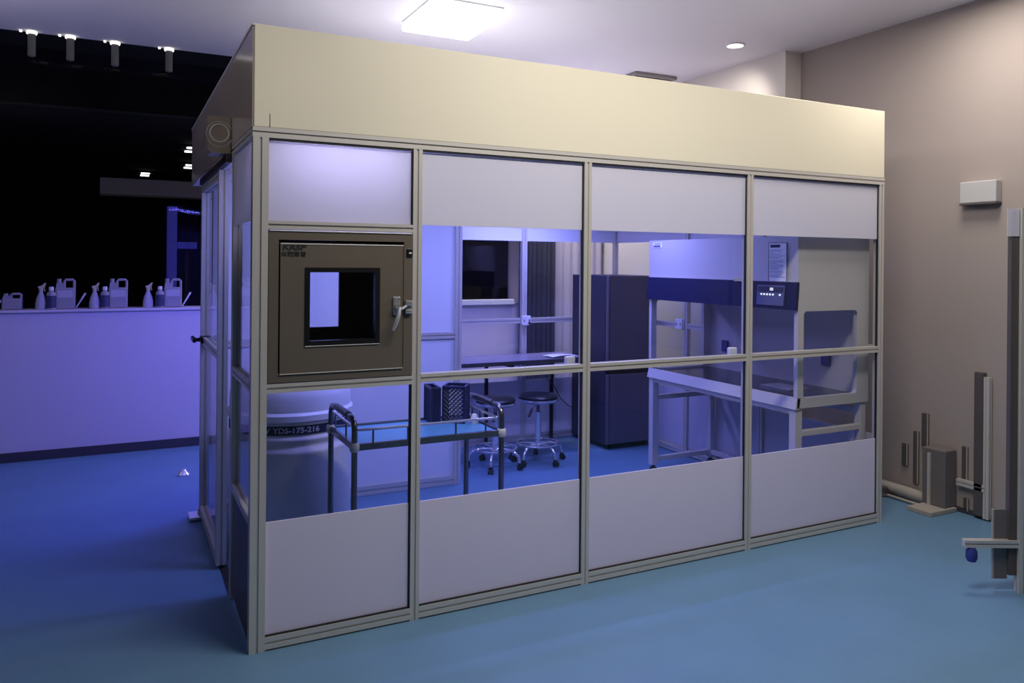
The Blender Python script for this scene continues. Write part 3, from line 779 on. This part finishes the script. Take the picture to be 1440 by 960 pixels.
for x, lab in ((-.775, 'white brush handle leaning beside the leftmost tall jerrycan'), (.025, 'white brush handle leaning beside the jerrycan nearest the booth')):
    tag(MB().tube([(x-.012, 4.0, HZ+.004), (x+.055, 4.0, HZ+.125)], [.004, .008], 8).build('brush_handle', M['paper'], None, True), lab, 'brush', 'white brush handles on the half wall')
tag(MB().tube([(-1.36, 3.97, HZ+.004), (-1.30, 3.97, HZ+.075)], [.006, .013], 10).build('brush_handle', M['paper'], None, True), 'white brush handle tip at the far left edge beside the short jerrycan', 'brush', 'white brush handles on the half wall')

# small foot on the floor far left of the door
t = MB().lathe([(0, 0), (.035, 0), (.036, .008), (.02, .03), (.012, .045), (0, .048)], (-.04, 2.95, 0), 18, sx=1.3).build('floor_door_stop', M['chrome'], None, True)
tag(t, 'small shiny door stop on the blue floor beyond the glass side door', 'door stop')

# ------------------------------------------------------------------ right hand side
t = thing('wall_unit', 'small white box with dark underside high on the beige right wall', 'wall box', (WX, -.215, 1.985))
MB().box(-.06, 0, -.117, .117, .012, .150, .006).build('housing', M['acbox'], t)
MB().box(-.062, 0, -.119, .119, 0, .012, .002).build('bottom_plate', M['darkstrip'], t)
tag(MB().tube([(4.345, .62, .045), (4.345, .30, .045), (4.345, .08, .040), (4.345, -.06, .038)], .04, 16).build('floor_pipe', M['pipe'], None, True), 'thick pale pipe running along the foot of the right wall', 'pipe')
tag(MB().tube([(4.27, .34, .012), (4.265, .10, .012)], .010, 10).build('floor_hose', M['pipe'], None, True), 'thin grey hose on the floor beside the thick pale pipe', 'hose')
t = MB().lathe([(0, 0), (.05, 0), (.05, .012), (.03, .02), (.028, .06), (0, .062)], (4.27, .375, 0), 18).build('pipe_valve', M['darkstrip'], None, True)
tag(t, 'small dark valve on the floor between booth and pipe', 'valve')
def strip(y0, y1, z0, z1, th, lab, mat='darkstrip'):
    t = thing('wall_strip', lab, 'wall strip', (WX, (y0+y1)/2, z0), group='short strips on the right wall')
    MB().box(-th, 0, -(y1-y0)/2, (y1-y0)/2, 0, z1-z0, .003).build('plate', M[mat], t)
    MB().box(-th-.002, -th+.002, -(y1-y0)/2, -(y1-y0)/2+.008, 0, z1-z0).build('edge', M['pipe'], t)
strip(.29, .336, .21, .36, .015, 'short dark strip on the right wall, leftmost and lowest near the booth')
strip(.209, .249, .105, .462, .015, 'tall dark strip on the right wall, second from the booth')
strip(.138, .187, .374, .596, .015, 'dark strip on the right wall, highest of the group')
strip(-.135, -.095, .217, .431, .012, 'dark strip on the right wall just right of the grey block')
strip(-.142, -.108, .02, .10, .012, 'short dark strip on the right wall at the floor beside the tall upright profile')
t = thing('grey_block', 'grey block with a pale upright profile standing on a floor plate by the right wall', 'block', (4.33, .01, 0))
MB().box(-.045, .075, -.075, .085, .03, .40, .006).build('block', M['greyblock'], t)
MB().extr((-.052, .03, .03), (-.052, .03, .37), prof(.016, .016, .004, .003), (0, 1, 0)).build('upright', M['alu'], t)
MB().box(-.20, .06, -.09, .08, .0, .03, .004).build('floor_plate', M['pipe'], t)
t = thing('wall_profile', 'tall aluminium upright profile with a cross rail leaning on the right wall', 'aluminium profile', (4.395, -.245, 0))
MB().box(-.02, .022, -.006, .050, .02, .925, .003).build('dark_upright', M['darkstrip'], t)
MB().extr((0, -.026, 0.01), (0, -.026, .90), prof(.03, .036), (0, 1, 0)).build('upright', M['alu'], t)
MB().extr((-.005, -.02, .20), (-.005, .165, .20), prof(.03, .042)).build('cross_rail', M['alu'], t)
# second frame at the right edge
fs = thing('frame_stand', 'tall aluminium frame upright with foot rail at the right edge of the photo', 'frame stand', (3.479, -1.0, 0), YAW)
MB().extr((.01, 0, 0), (.01, 0, 1.885), prof(.046, .04), (0, 1, 0)).build('upright', M['alu'], fs)
MB().box(-.052, -.014, .0, .03, .08, 1.88, .002).build('dark_upright', M['darkstrip'], fs)
MB().box(-.075, -.016, -.004, -.001, 1.745, 1.88).build('frosted_panel', M['film'], fs)
MB().extr((-.275, 0, .238), (-.012, 0, .238), prof(.03, .036)).build('foot_rail', M['alu'], fs)
MB().box(-.118, -.052, .012, .022, .06, .40).build('lower_board', M['greyblock'], fs)
MB().box(-.126, -.118, .010, .022, .06, .40, .001).build('board_edge', M['pipe'], fs)
MB().lathe([(0, .15), (.02, .15), (.026, .165), (.026, .2), (.012, .222), (0, .222)], (-.235, 0, 0), 14).build('knob', M['bluepaint'], fs, True)

# ------------------------------------------------------------------ lights
def area(name, loc, size, power, color, size_y=None, rot=(0, 0, 0), spread=PI):
    l = bpy.data.lights.new(name, 'AREA'); l.energy = power; l.color = color; l.size = size
    if size_y: l.shape = 'RECTANGLE'; l.size_y = size_y
    l.spread = spread
    o = bpy.data.objects.new(name, l); col.objects.link(o); o.location = loc; o.rotation_euler = rot
    return o
WARM = (1., .945, .87)
area('ceiling_lamp_front', (1.55, -1.25, 3.27), 2.0, 57, WARM, .4)
area('ceiling_lamp_over_booth', (1.56, 1.71, 3.20), .5, 20, (1, .985, 1.))
area('ceiling_lamp_by_right_wall', (3.75, -.45, 3.27), .5, 21, (1, .93, .84))
area('added_lamp_behind_booth', (3.3, 3.35, 3.24), .5, 46, (.86, .83, 1.))  # hidden lamp added to brighten the back wall and curtains
area('added_uplight_left', (-2.0, 1.7, 2.2), 1.4, 13, (.90, .84, 1.), rot=(PI, 0, 0))  # added out of view to brighten the left part of the ceiling
def spot(name, loc, to, power, color, ang, blend=.5):
    l = bpy.data.lights.new(name, 'SPOT'); l.energy = power; l.color = color; l.spot_size = ang; l.spot_blend = blend; l.shadow_soft_size = .06
    o = bpy.data.objects.new(name, l); col.objects.link(o); o.location = loc
    o.rotation_euler = (Vector(to)-Vector(loc)).to_track_quat('-Z', 'Y').to_euler()
spot('downlight_spot', (3.83, 1.40, 3.26), (4.25, 1.95, 2.65), 15, (1, .94, .86), 1.7, .8)
spot('added_side_spot', (-1.7, -1.3, 3.2), (-.02, .45, 2.3), 26, (1, .90, .78), .5, .6)  # added spot that brightens the tan box and top box side
VIO = (.28, .30, 1.); VIO2 = (.17, .155, 1.)
for loc, L, e, to in (((.95, .55, ZR1-.07), .08, 22, (.12, .55, -.8)), ((2.45, 1.3, ZR1-.07), .08, 20, (0, 0, -1)), ((2.6, 2.45, ZR1-.07), .08, 20, (0, 0, -1)), ((.5, 2.32, ZR1-.07), .08, 34, (-.15, .25, -1))):
    o = bpy.data.lights.new('violet_tube_light', 'AREA'); o.shape = 'RECTANGLE'; o.size = 1.0; o.size_y = .08; o.energy = e; o.color = VIO2 if loc[1] > 2. and loc[0] < 1. else VIO
    q = bpy.data.objects.new('violet_tube_light', o); col.objects.link(q); q.location = loc
    z = -Vector(to).normalized(); x = Vector((1, 0, 0)); x = (x - z*x.dot(z)).normalized(); y = z.cross(x)
    q.rotation_euler = Matrix((x, y, z)).transposed().to_euler()
# added short tube above the pass box, brightening the frosted panel from behind
q = area('violet_tube_light', (.385, .20, ZR1-.05), .5, 2.4, (.62, .60, 1.), .06, rot=(math.radians(-42), 0, 0))
wd = bpy.data.worlds.new('world'); scene.world = wd; wd.use_nodes = True
bg = wd.node_tree.nodes['Background']; bg.inputs[0].default_value = (.9, .85, .9, 1); bg.inputs[1].default_value = .03

scene.view_settings.view_transform = 'Standard'
scene.view_settings.look = 'None'
scene.view_settings.exposure = 0.
scene.cycles.max_bounces = 12; scene.cycles.transparent_max_bounces = 24
scene.cycles.caustics_reflective = False
